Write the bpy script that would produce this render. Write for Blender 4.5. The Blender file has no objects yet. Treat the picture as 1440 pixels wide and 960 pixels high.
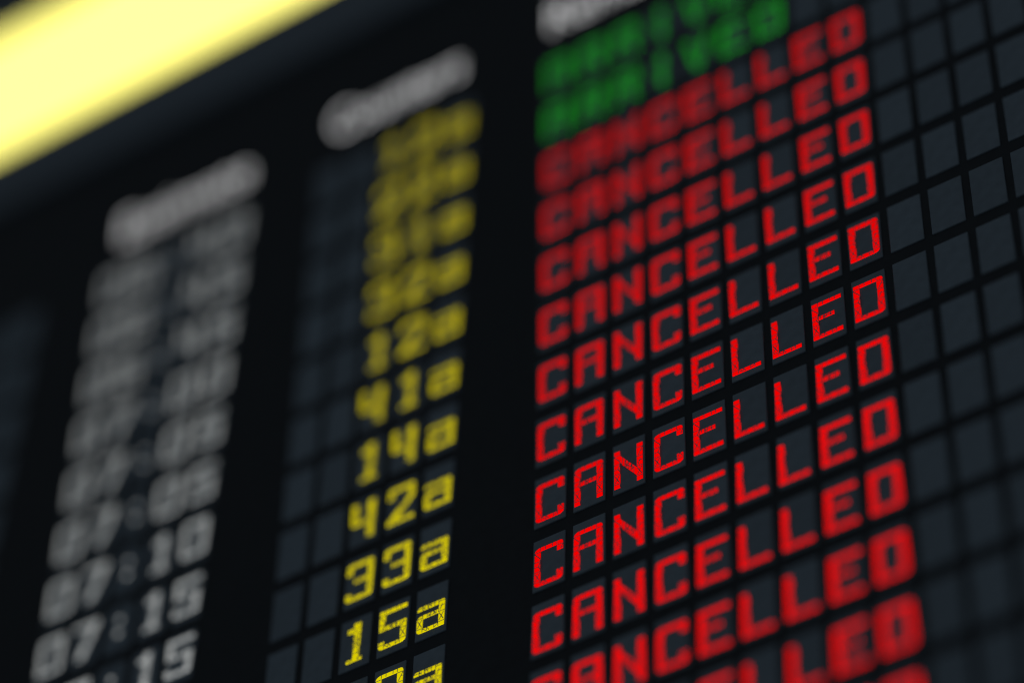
import bpy, bmesh, math, random
from mathutils import Matrix, Vector

random.seed(4)
C = bpy.context.scene.collection
scene = bpy.context.scene

# ------------------------------------------------------------------ layout
S = 0.05                      # metres per character pitch
Z0 = 5.02                     # height of the top edge of the first row
TW, TH, RP = 0.8077, 1.5231, 1.9175   # tile width, tile height, row pitch (in pitches)


def W(x, y, z=0.0):
    """board coordinates (right, up, out of the board) -> world"""
    return Vector((x * S, -z * S, y * S + Z0))


# ------------------------------------------------------------------ camera
CAM_POS = (27.88784448, -68.47669795, 43.2371693)
CAM_R = ((0.84728381, 0.02277693, -0.53065182),
         (0.38364824, 0.66468832, 0.64109552),
         (0.36732025, -0.7467735, 0.55444132))
F_REL = 4705.0785 / 1440.0
FOCUS = 72.15                 # distance to the sharp plane
APERTURE = 4.1                # entrance pupil, in pitches

cam_d = bpy.data.cameras.new('camera')
cam = bpy.data.objects.new('camera', cam_d)
C.objects.link(cam)
ax = [Vector((r[0], -r[2], r[1])) for r in CAM_R]      # camera axes in world
m = Matrix((ax[0], ax[1], ax[2])).transposed().to_4x4()
m.translation = W(*CAM_POS)
cam.matrix_world = m
cam_d.sensor_fit = 'HORIZONTAL'
cam_d.sensor_width = 36.0
cam_d.lens = 36.0 * F_REL
cam_d.clip_start = 0.05
cam_d.clip_end = 200.0
cam_d.dof.use_dof = True
cam_d.dof.focus_distance = FOCUS * S
cam_d.dof.aperture_fstop = (cam_d.lens / 1000.0) / (APERTURE * S)
cam_d.dof.aperture_blades = 0
scene.camera = cam

# ------------------------------------------------------------------ light of the dim hall
world = bpy.data.worlds.new('World')
scene.world = world
world.use_nodes = True
bg = world.node_tree.nodes['Background']
bg.inputs['Color'].default_value = (0.80, 0.90, 1.0, 1)
bg.inputs['Strength'].default_value = 0.17


def area(name, loc, target, size, power, col):
    d = bpy.data.lights.new(name, 'AREA')
    d.shape = 'RECTANGLE'
    d.size, d.size_y = size
    d.energy = power
    d.color = col
    o = bpy.data.objects.new(name, d)
    C.objects.link(o)
    o.location = loc
    o.rotation_euler = (Vector(target) - Vector(loc)).to_track_quat('-Z', 'Y').to_euler()
    return o


area('hall_lamp', (-0.6, -5.2, 6.4), (0.0, 0.0, 4.5), (3.4, 2.2), 26.0, (0.86, 0.94, 1.0))

scene.view_settings.view_transform = 'Standard'
scene.view_settings.look = 'None'
scene.view_settings.exposure = 0.0
scene.view_settings.gamma = 1.0
scene.view_settings.use_curve_mapping = False
scene.render.engine = 'CYCLES'
scene.cycles.use_denoising = True
scene.cycles.max_bounces = 4
scene.cycles.filter_width = 1.2


# ------------------------------------------------------------------ materials
def plastic(name, col, rough, spec, var=0.12, scale=60.0):
    mt = bpy.data.materials.new(name)
    mt.use_nodes = True
    nt = mt.node_tree
    b = nt.nodes['Principled BSDF']
    b.inputs['Specular IOR Level'].default_value = spec
    tc = nt.nodes.new('ShaderNodeTexCoord')
    nz = nt.nodes.new('ShaderNodeTexNoise')
    nz.inputs['Scale'].default_value = scale
    nz.inputs['Detail'].default_value = 4.0
    nt.links.new(tc.outputs['Object'], nz.inputs['Vector'])
    rp = nt.nodes.new('ShaderNodeValToRGB')
    rp.color_ramp.elements[0].position = 0.3
    rp.color_ramp.elements[1].position = 0.7
    rp.color_ramp.elements[0].color = [c * (1 - var) for c in col] + [1]
    rp.color_ramp.elements[1].color = [c * (1 + var) for c in col] + [1]
    nt.links.new(nz.outputs['Fac'], rp.inputs['Fac'])
    oi = nt.nodes.new('ShaderNodeObjectInfo')
    tone = nt.nodes.new('ShaderNodeMapRange')
    tone.inputs['To Min'].default_value = 0.92
    tone.inputs['To Max'].default_value = 1.08
    nt.links.new(oi.outputs['Random'], tone.inputs['Value'])
    mul = nt.nodes.new('ShaderNodeVectorMath')
    mul.operation = 'SCALE'
    nt.links.new(rp.outputs['Color'], mul.inputs[0])
    nt.links.new(tone.outputs['Result'], mul.inputs['Scale'])
    nt.links.new(mul.outputs['Vector'], b.inputs['Base Color'])
    mr = nt.nodes.new('ShaderNodeMapRange')
    mr.inputs['To Min'].default_value = rough - 0.06
    mr.inputs['To Max'].default_value = rough + 0.06
    nt.links.new(nz.outputs['Fac'], mr.inputs['Value'])
    nt.links.new(mr.outputs['Result'], b.inputs['Roughness'])
    return mt


def glow(name, col, strength, view_dim=0.0):
    """cone > 0: emission dims off-axis by a cosine power law, added to darken the far upper rows"""
    mt = bpy.data.materials.new(name)
    mt.use_nodes = True
    b = mt.node_tree.nodes['Principled BSDF']
    b.inputs['Base Color'].default_value = (0.0, 0.0, 0.0, 1)
    b.inputs['Roughness'].default_value = 0.7
    b.inputs['Specular IOR Level'].default_value = 0.0
    b.inputs['Emission Color'].default_value = (*col, 1)
    b.inputs['Emission Strength'].default_value = strength
    if view_dim:
        nt = mt.node_tree
        geo = nt.nodes.new('ShaderNodeNewGeometry')
        dot = nt.nodes.new('ShaderNodeVectorMath')
        dot.operation = 'DOT_PRODUCT'
        nt.links.new(geo.outputs['Normal'], dot.inputs[0])
        nt.links.new(geo.outputs['Incoming'], dot.inputs[1])
        pw = nt.nodes.new('ShaderNodeMath')
        pw.operation = 'POWER'
        nt.links.new(dot.outputs['Value'], pw.inputs[0])
        pw.inputs[1].default_value = view_dim
        mu = nt.nodes.new('ShaderNodeMath')
        mu.operation = 'MULTIPLY'
        nt.links.new(pw.outputs['Value'], mu.inputs[0])
        mu.inputs[1].default_value = strength
        nt.links.new(mu.outputs['Value'], b.inputs['Emission Strength'])
    return mt


M_PANEL = plastic('black_panel_plastic', (0.0105, 0.0125, 0.0145), 0.75, 0.04)
M_TILE = plastic('slate_tile_plastic', (0.050, 0.067, 0.082), 0.62, 0.08)
M_HOUSE = plastic('sign_housing_metal', (0.034, 0.046, 0.058), 0.55, 0.1)
M_WALL = plastic('dark_wall_plaster', (0.012, 0.013, 0.014), 0.9, 0.02)
VIEW_DIM = 2.5  # oblique dimming put into the character emission so upper rows look darker
M_RED = glow('red_display_light', (1.0, 0.0, 0.0), 3.1, VIEW_DIM)
M_YELLOW = glow('yellow_display_light', (0.67, 0.565, 0.0), 3.95, VIEW_DIM)
M_GREEN = glow('green_display_light', (0.007, 0.30, 0.008), 4.6, VIEW_DIM)
M_WHITE = glow('white_display_light', (0.40, 0.415, 0.41), 4.4, VIEW_DIM)
M_HEAD = glow('heading_light', (0.78, 0.78, 0.79), 1.0)
M_STRIP = glow('yellow_lamp_diffuser', (1.0, 0.92, 0.22), 1.8)


# ------------------------------------------------------------------ mesh helpers
def box_bm(bm, x0, y0, z0, x1, y1, z1, bevel=0.0):
    b2 = bmesh.new()
    vs = [b2.verts.new(v) for v in ((x0, y0, z0), (x1, y0, z0), (x1, y1, z0), (x0, y1, z0),
                                    (x0, y0, z1), (x1, y0, z1), (x1, y1, z1), (x0, y1, z1))]
    for f in ((3, 2, 1, 0), (4, 5, 6, 7), (0, 1, 5, 4), (1, 2, 6, 5), (2, 3, 7, 6), (3, 0, 4, 7)):
        b2.faces.new([vs[i] for i in f])
    if bevel:
        bmesh.ops.bevel(b2, geom=b2.edges[:], offset=bevel, segments=1, affect='EDGES')
    me = bpy.data.meshes.new('tmp')
    b2.to_mesh(me)
    b2.free()
    bm.from_mesh(me)
    bpy.data.meshes.remove(me)


def to_world(bm, ox=0.0, oy=0.0):
    """mesh data is written in metres, right = X, up = Z, out of the board = -Y"""
    for v in bm.verts:
        x, y, z = v.co
        v.co = ((x - ox) * S, -z * S, (y - oy) * S)


def mesh(name, bm, mats, ox=0.0, oy=0.0):
    to_world(bm, ox, oy)
    bmesh.ops.recalc_face_normals(bm, faces=bm.faces[:])
    me = bpy.data.meshes.new(name)
    bm.to_mesh(me)
    bm.free()
    for mt in mats:
        me.materials.append(mt)
    return me


def obj(name, me, parent=None, loc=(0, 0, 0)):
    o = bpy.data.objects.new(name, me)
    C.objects.link(o)
    o.parent = parent
    o.location = loc
    return o


def thing(name, label, cat, loc):
    o = bpy.data.objects.new(name, None)
    o.empty_display_size = 0.1
    C.objects.link(o)
    o.location = loc
    o['label'] = label
    o['category'] = cat
    return o


# ------------------------------------------------------------------ the wall behind
bm = bmesh.new()
box_bm(bm, -40, -50, -9.0, 34, 34, -5.0)
wall = obj('wall', mesh('wall', bm, [M_WALL]), None, (0, 0, Z0))
wall['kind'] = 'structure'

# ------------------------------------------------------------------ the board
board = thing('departure_board',
              'large black flight information board with red CANCELLED down one column and yellow gate numbers',
              'departure board', W(0, 0))

bm = bmesh.new()
box_bm(bm, -25.0, -33.0, -5.0, 17.0, 5.5, 0.0, 0.06)
obj('panel', mesh('panel', bm, [M_PANEL]), board)

# one tile mesh shared by all
TZ = 0.035
bm = bmesh.new()
box_bm(bm, 0, -TH, -0.02, TW, 0, TZ, 0.012)
TILE = mesh('character_tile', bm, [M_TILE])

# ------------------------------------------------------------------ letters, in tile units: u across 0..1, w down from the cap line
H = 0.745
L0, L1, R0, R1, B = 0.055, 0.241, 0.75, 0.937, 0.067
BIG, SMALL = (0.185, 0.074), (0.095, 0.052)


def rr(u0, w0, u1, w1, tl=None, tr=None, br=None, bl=None):
    pts = []
    for cu, cw, r, a0 in ((u0, w0, tl, 180), (u1, w0, tr, 270), (u1, w1, br, 0), (u0, w1, bl, 90)):
        if r is None:
            pts.append((cu, cw))
            continue
        mu = cu + r[0] * (1 if cu == u0 else -1)
        mw = cw + r[1] * (1 if cw == w0 else -1)
        for k in range(6):
            a = math.radians(a0 + 90 * k / 5)
            pts.append((mu + r[0] * math.cos(a), mw + r[1] * math.sin(a)))
    return pts


TOP = rr(L1, 0, R0, B)
BOT = rr(L1, H - B, R0, H)
MID = rr(L1, 0.298, R0, 0.366)
LEFT = rr(L0, 0, L1, H)
RIGHT = rr(R0, 0, R1, H)
HOOK_TL = rr(L0, 0, L1, 0.20, tl=BIG)
HOOK_BL = rr(L0, 0.60, L1, H, bl=SMALL)
GLYPH = {
    'C': [rr(L0, 0, L1, H, tl=BIG, bl=SMALL), TOP, rr(R0, 0, R1, 0.18, tr=SMALL), BOT, rr(R0, 0.565, R1, H, br=BIG)],
    'A': [rr(L0, 0, L1, H, tl=BIG), TOP, rr(R0, 0, R1, H, tr=SMALL), MID],
    'N': [LEFT, RIGHT, [(L1, 0.105), (R0, 0.475), (R0, 0.64), (L1, 0.26)]],
    'E': [LEFT, rr(L1, 0, R1, B), rr(L1, 0.29, 0.715, 0.36), rr(L1, H - B, R1, H)],
    'L': [LEFT, rr(L1, H - B, R1 - 0.01, H)],
    'D': [LEFT, TOP, BOT, rr(R0, 0, R1, H, tr=SMALL, br=BIG)],
    'R': [rr(L0, 0, L1, H, tl=BIG), TOP, rr(R0, 0, R1, 0.37, tr=SMALL, br=SMALL), MID,
          [(0.48, 0.37), (0.70, 0.37), (R1, H), (0.72, H)]],
    'I': [rr(0.39, 0, 0.61, H)],
    'V': [[(0.05, 0), (0.27, 0), (0.495, H), (0.37, H)], [(0.73, 0), (0.95, 0), (0.63, H), (0.505, H)]],
    '0': [rr(L0, 0, L1, H, tl=BIG, bl=SMALL), rr(R0, 0, R1, H, tr=SMALL, br=BIG), TOP, BOT],
    '1': [rr(0.45, 0, 0.67, H - 0.06), rr(0.25, 0.085, 0.45, 0.16), rr(0.25, H - 0.06, 0.76, H)],
    '2': [HOOK_TL, TOP, rr(R0, 0, R1, 0.26, tr=SMALL), [(R0, 0.26), (R1, 0.26), (0.34, H - B), (L0, H - B)],
          rr(L0, H - B, R1, H)],
    '3': [HOOK_TL, TOP, rr(R0, 0, R1, H, tr=SMALL, br=BIG), rr(0.32, 0.325, R0, 0.40), BOT, HOOK_BL],
    '4': [rr(L0, 0, L1 + 0.02, 0.44, bl=SMALL), rr(L1 + 0.02, 0.355, 0.60, 0.44), rr(0.60, 0, 0.83, H)],
    '5': [rr(L0, 0, L1, 0.385), rr(L1, 0, R1, B), rr(L1, 0.31, R0, 0.385), rr(R0, 0.31, R1, H, br=BIG), BOT, HOOK_BL],
    '6': [rr(L0, 0, L1, H, tl=BIG, bl=SMALL), rr(L1, 0, R1 - 0.06, B), rr(L1, 0.31, R0, 0.385),
          rr(R0, 0.31, R1, H, br=BIG), BOT],
    '7': [rr(L0, 0, R1, B), [(R0 - 0.03, B), (R1, B), (0.50, H), (0.27, H)]],
    '9': [rr(L0, 0, L1, 0.385, tl=BIG, bl=SMALL), TOP, rr(R0, 0, R1, H, tr=SMALL, br=BIG), rr(L1, 0.31, R0, 0.385), BOT],
    ':': [rr(0.43, 0.19, 0.60, 0.27), rr(0.43, 0.48, 0.60, 0.56)],
    'a': [rr(L0, 0.235, R0, 0.305, tl=(0.12, 0.05)), rr(R0, 0.235, R1, H, tr=(0.05, 0.03)),
          rr(L0, 0.41, L1, H, tl=BIG, bl=SMALL), rr(L1, 0.41, R0, 0.478), BOT],
}
DX = {'E': -0.018, 'L': -0.018, 'D': 0.0, 'A': -0.005, 'C': 0.01, 'N': 0.005}

# the dark joints between the display segments, common to every character
JOINT = []


def jl(*pts):
    for a, b in zip(pts[:-1], pts[1:]):
        JOINT.append((a, b))


for y in (0.085, 0.268, 0.465, 0.665):                               # full joints across both uprights
    jl((L0, y), (L1, y)); jl((R0, y), (R1, y))
jl((L0, 0.095), (L1, 0.225))          # left upright
jl((L0, 0.365), (0.17, 0.36)); jl((0.17, 0.36), (L1, 0.275)); jl((0.17, 0.36), (L1, 0.43))
jl((L0 + .02, 0.49), (L1 - .02, 0.64)); jl((L0 + .02, 0.64), (L1 - .02, 0.49))
jl((R1, 0.095), (R0 + 0.05, 0.25)); jl((R0 + 0.11, 0.165), (R1, 0.165))   # right upright
jl((R0 + 0.05, 0.36), (R1, 0.36)); jl((R0 + 0.04, 0.44), (R0 + 0.12, 0.33))
jl((R0 + .02, 0.49), (R1 - .02, 0.64)); jl((R0 + .02, 0.64), (R1 - .02, 0.49))
for u in (L1, 0.39, 0.615, R0):                                       # top bar
    jl((u, 0.0), (u, B))
jl((L1, H - B), (L1, H)); jl((0.385, H - B), (0.385, H)); jl((L1, H - B), (0.385, H))
jl((0.39, H - B), (0.47, H)); jl((0.62, H - B), (0.62, H)); jl((R0, H - B), (R0, H)); jl((0.62, H), (R0, H - B))
jl((L1, 0.24), (L1, 0.48)); jl((0.39, 0.28), (0.39, 0.48))
jl((0.42, 0.375), (0.52, 0.29)); jl((0.615, 0.24), (0.615, 0.48)); jl((R0, 0.24), (R0, 0.48))
jl((0.39, 0.235), (0.39, 0.31)); jl((0.45, 0.235), (0.51, 0.305)); jl((0.22, 0.235), (0.30, 0.305))
for k in range(5):                                                    # cross pieces on the diagonals of N, 2, 7
    u = 0.32 + 0.09 * k
    jl((u, 0.10 + 0.07 * k), (u + (0.03 if k % 2 else -0.02), 0.40 + 0.075 * k))
jl((0.40, 0.36), (0.56, 0.40))
for y in (0.12, 0.26, 0.33, 0.47, 0.60):                              # narrow centre upright of 1 and I
    jl((0.40, y), (0.67, y))
jl((0.45, 0.35), (0.67, 0.46)); jl((0.45, 0.46), (0.67, 0.35)); jl((0.45, 0.14), (0.67, 0.24))


def inside(poly, x, y):
    c = False
    j = len(poly) - 1
    for i in range(len(poly)):
        xi, yi = poly[i]
        xj, yj = poly[j]
        if (yi > y) != (yj > y) and x < (xj - xi) * (y - yi) / (yj - yi + 1e-12) + xi:
            c = not c
        j = i
    return c


GZ0, GZ1 = TZ - 0.004, TZ + 0.012
MAT_OF = {'red': M_RED, 'green': M_GREEN, 'yellow': M_YELLOW, 'white': M_WHITE}
_glyphs = {}


def glyph_mesh(ch, colour):
    key = (ch, colour)
    if key in _glyphs:
        return _glyphs[key]
    bm = bmesh.new()
    dx = DX.get(ch, 0.0)
    polys = GLYPH[ch]
    for poly in polys:
        P = [((u + dx) * TW, -w * TH) for u, w in poly]
        f = [bm.verts.new((x, y, GZ1)) for x, y in P]
        b = [bm.verts.new((x, y, GZ0)) for x, y in P]
        n = len(P)
        bm.faces.new(f)
        for i in range(n):
            bm.faces.new((f[i], b[i], b[(i + 1) % n], f[(i + 1) % n]))
    n_main = len(bm.faces)
    for q, ((u0, w0), (u1, w1)) in enumerate(JOINT):
        n = 6
        hw = 0.0085 if L1 <= min(u0, u1) and max(u0, u1) <= R0 else 0.0105        # half width of a joint
        run = None
        for k in range(n + 1):
            inn = False
            if k < n:
                um, wm = u0 + (u1 - u0) * (k + .5) / n, w0 + (w1 - w0) * (k + .5) / n
                inn = any(inside(p, um + e, wm + g) for p in polys for e in (-.004, .004) for g in (-.004, .004))
            if inn and run is None:
                run = k
            if not inn and run is not None:
                a = Vector(((u0 + (u1 - u0) * run / n + dx) * TW, -(w0 + (w1 - w0) * run / n) * TH, 0))
                c = Vector(((u0 + (u1 - u0) * k / n + dx) * TW, -(w0 + (w1 - w0) * k / n) * TH, 0))
                d = (c - a).normalized()
                s = Vector((-d.y, d.x, 0)) * hw
                z = GZ1 + 0.002 + 0.00012 * q
                vs = [bm.verts.new((v.x, v.y, z)) for v in (a - s, c - s, c + s, a + s)]
                fc = bm.faces.new(vs)
                fc.material_index = 1
                run = None
    me = mesh('character', bm, [MAT_OF[colour], M_TILE])
    # joints must face out of the board
    for pl in me.polygons:
        if pl.material_index == 1 and pl.normal.y > 0:
            pl.flip()
    _glyphs[key] = me
    return me


# ------------------------------------------------------------------ what stands on the board
def glyph_v(block, r):
    """centre of the characters on their tile"""
    if block == 'status':
        return 0.485 + 0.065 * max(0.0, min(1.0, (r - 6.0) / 3.2))
    return 0.495 if block == 'gate' else 0.47


GATE = ['12a', '22a', '31a', '32a', '12a', '41a', '14a', '42a', '33a', '15a', '20a', '21a']
TIME = ['06:40', '06:45', '06:45', '07:00', '07:05', '07:05', '07:10', '07:15', '07:15', '07:20', '07:25']
STATUS = ['ARRIVED', 'ARRIVED'] + ['CANCELLED'] * 13
cells = []                     # (col, row, block, char, colour)
for r in range(0, 15):
    for c in range(0, 15):
        t = STATUS[r]
        ch = t[c] if c < len(t) else None
        cells.append((c, r, 'status', ch, 'green' if r < 2 else 'red'))
for r in range(0, 12):
    for c in range(5):
        ch = GATE[r][c - 2] if c >= 2 else None
        cells.append((c - 7, r, 'gate', ch, 'yellow'))
for r in range(0, 11):
    for c in range(5):
        cells.append((c - 14, r, 'time', TIME[r][c], 'white'))
for r in range(0, 9):
    for c in range(3):
        cells.append((c - 19, r, 'blank', None, None))

CP = Vector(CAM_POS)


def project(x, y):
    d = Vector((x, y, 0)) - CP
    q = [sum(CAM_R[i][k] * d[k] for k in range(3)) for i in range(3)]
    return 0.5 + F_REL * q[0] / -q[2], 0.5 - F_REL * q[1] / -q[2] * 1.5


def in_view(c, r):
    """share of a tile that the photograph frames"""
    n = 0
    for i in range(5):
        for j in range(5):
            u, v = project(c + TW * i / 4, -r * RP - TH * j / 4)
            n += (0 <= u <= 1 and 0 <= v <= 1)
    return n / 25.0


ranked = sorted(cells, key=lambda q: -in_view(q[0], q[1]))
single = ranked[:300]
rest = ranked[300:]
for c, r, block, ch, colour in single:
    t = obj('character_tile', TILE, board, (c * S, 0, -r * RP * S))
    if ch:
        g = obj('digit' if ch.isdigit() else 'colon' if ch == ':' else 'letter', glyph_mesh(ch, colour), t,
                (0, 0, -(glyph_v(block, r) - H / 2) * TH * S))
# tiles beyond the edge of the picture, joined
bm = bmesh.new()
for c, r, block, ch, colour in rest:
    box_bm(bm, c, -r * RP - TH, -0.02, c + TW, -r * RP, TZ, 0.012)
o = obj('outer_tiles', mesh('outer_tiles', bm, [M_TILE]), board)
o['kind'] = 'stuff'
bm = bmesh.new()
mats = [M_RED, M_TILE, M_YELLOW, M_WHITE, M_GREEN]
for c, r, block, ch, colour in rest:
    if not ch:
        continue
    me = glyph_mesh(ch, colour).copy()
    me.transform(Matrix.Translation((c * S, 0, (-r * RP - (glyph_v(block, r) - H / 2) * TH) * S)))
    n0 = len(bm.faces)
    bm.from_mesh(me)
    bm.faces.ensure_lookup_table()
    for f in bm.faces[n0:]:
        if f.material_index == 0:
            f.material_index = {'red': 0, 'yellow': 2, 'white': 3, 'green': 4}[colour]
    bpy.data.meshes.remove(me)
me = bpy.data.meshes.new('outer_characters')
bm.to_mesh(me)
bm.free()
for mt in mats:
    me.materials.append(mt)
o = obj('outer_characters', me, board)
o['kind'] = 'stuff'


# column headings
def heading(text, x, y, width, size):
    cu = bpy.data.curves.new('heading', 'FONT')
    cu.body = text
    cu.size = size
    cu.extrude = 0.012
    cu.offset = -0.018
    cu.resolution_u = 3
    to = bpy.data.objects.new('heading_source', cu)
    C.objects.link(to)
    bpy.context.view_layer.update()
    dg = bpy.context.evaluated_depsgraph_get()
    me = bpy.data.meshes.new_from_object(to.evaluated_get(dg))
    bpy.data.objects.remove(to)
    bpy.data.curves.remove(cu)
    xs = [v.co.x for v in me.vertices]
    k = width / (max(xs) - min(xs))
    x_min = min(xs)
    for v in me.vertices:
        a, b, z = v.co
        v.co = ((a - x_min) * k * S, -(z + 0.014) * S, b * S)
    me.materials.clear()
    me.materials.append(M_HEAD)
    o = obj('heading', me, board, (x * S, 0, y * S))
    return o


h = heading('Estimate', -13.65, 1.2, 4.3, 1.6)
h['label'] = 'white heading over the column of times'
h = heading('Counters', -6.7, 1.25, 4.1, 1.65)
h['label'] = 'white heading over the column of yellow numbers'
h = heading('Remarks', 0.1, 1.2, 4.3, 1.65)
h['label'] = 'white heading over the status column'

# ------------------------------------------------------------------ lit sign along the top of the board
sign = thing('light_box', 'glowing yellow strip light in a slate housing along the top of the board',
             'light', W(0, 5.5))
bm = bmesh.new()
box_bm(bm, -25.0, 5.51, -5.0, 17.0, 8.30, 0.25, 0.05)
box_bm(bm, -25.0, 15.0, -5.0, 17.0, 17.4, 0.25, 0.05)
box_bm(bm, -25.0, 8.302, -5.0, 17.0, 14.998, -0.6)
obj('housing', mesh('housing', bm, [M_HOUSE], 0, 5.5), sign)
bm = bmesh.new()
box_bm(bm, -24.9, 8.35, -0.59, 16.9, 14.95, 0.10, 0.04)
obj('diffuser', mesh('diffuser', bm, [M_STRIP], 0, 5.5), sign)
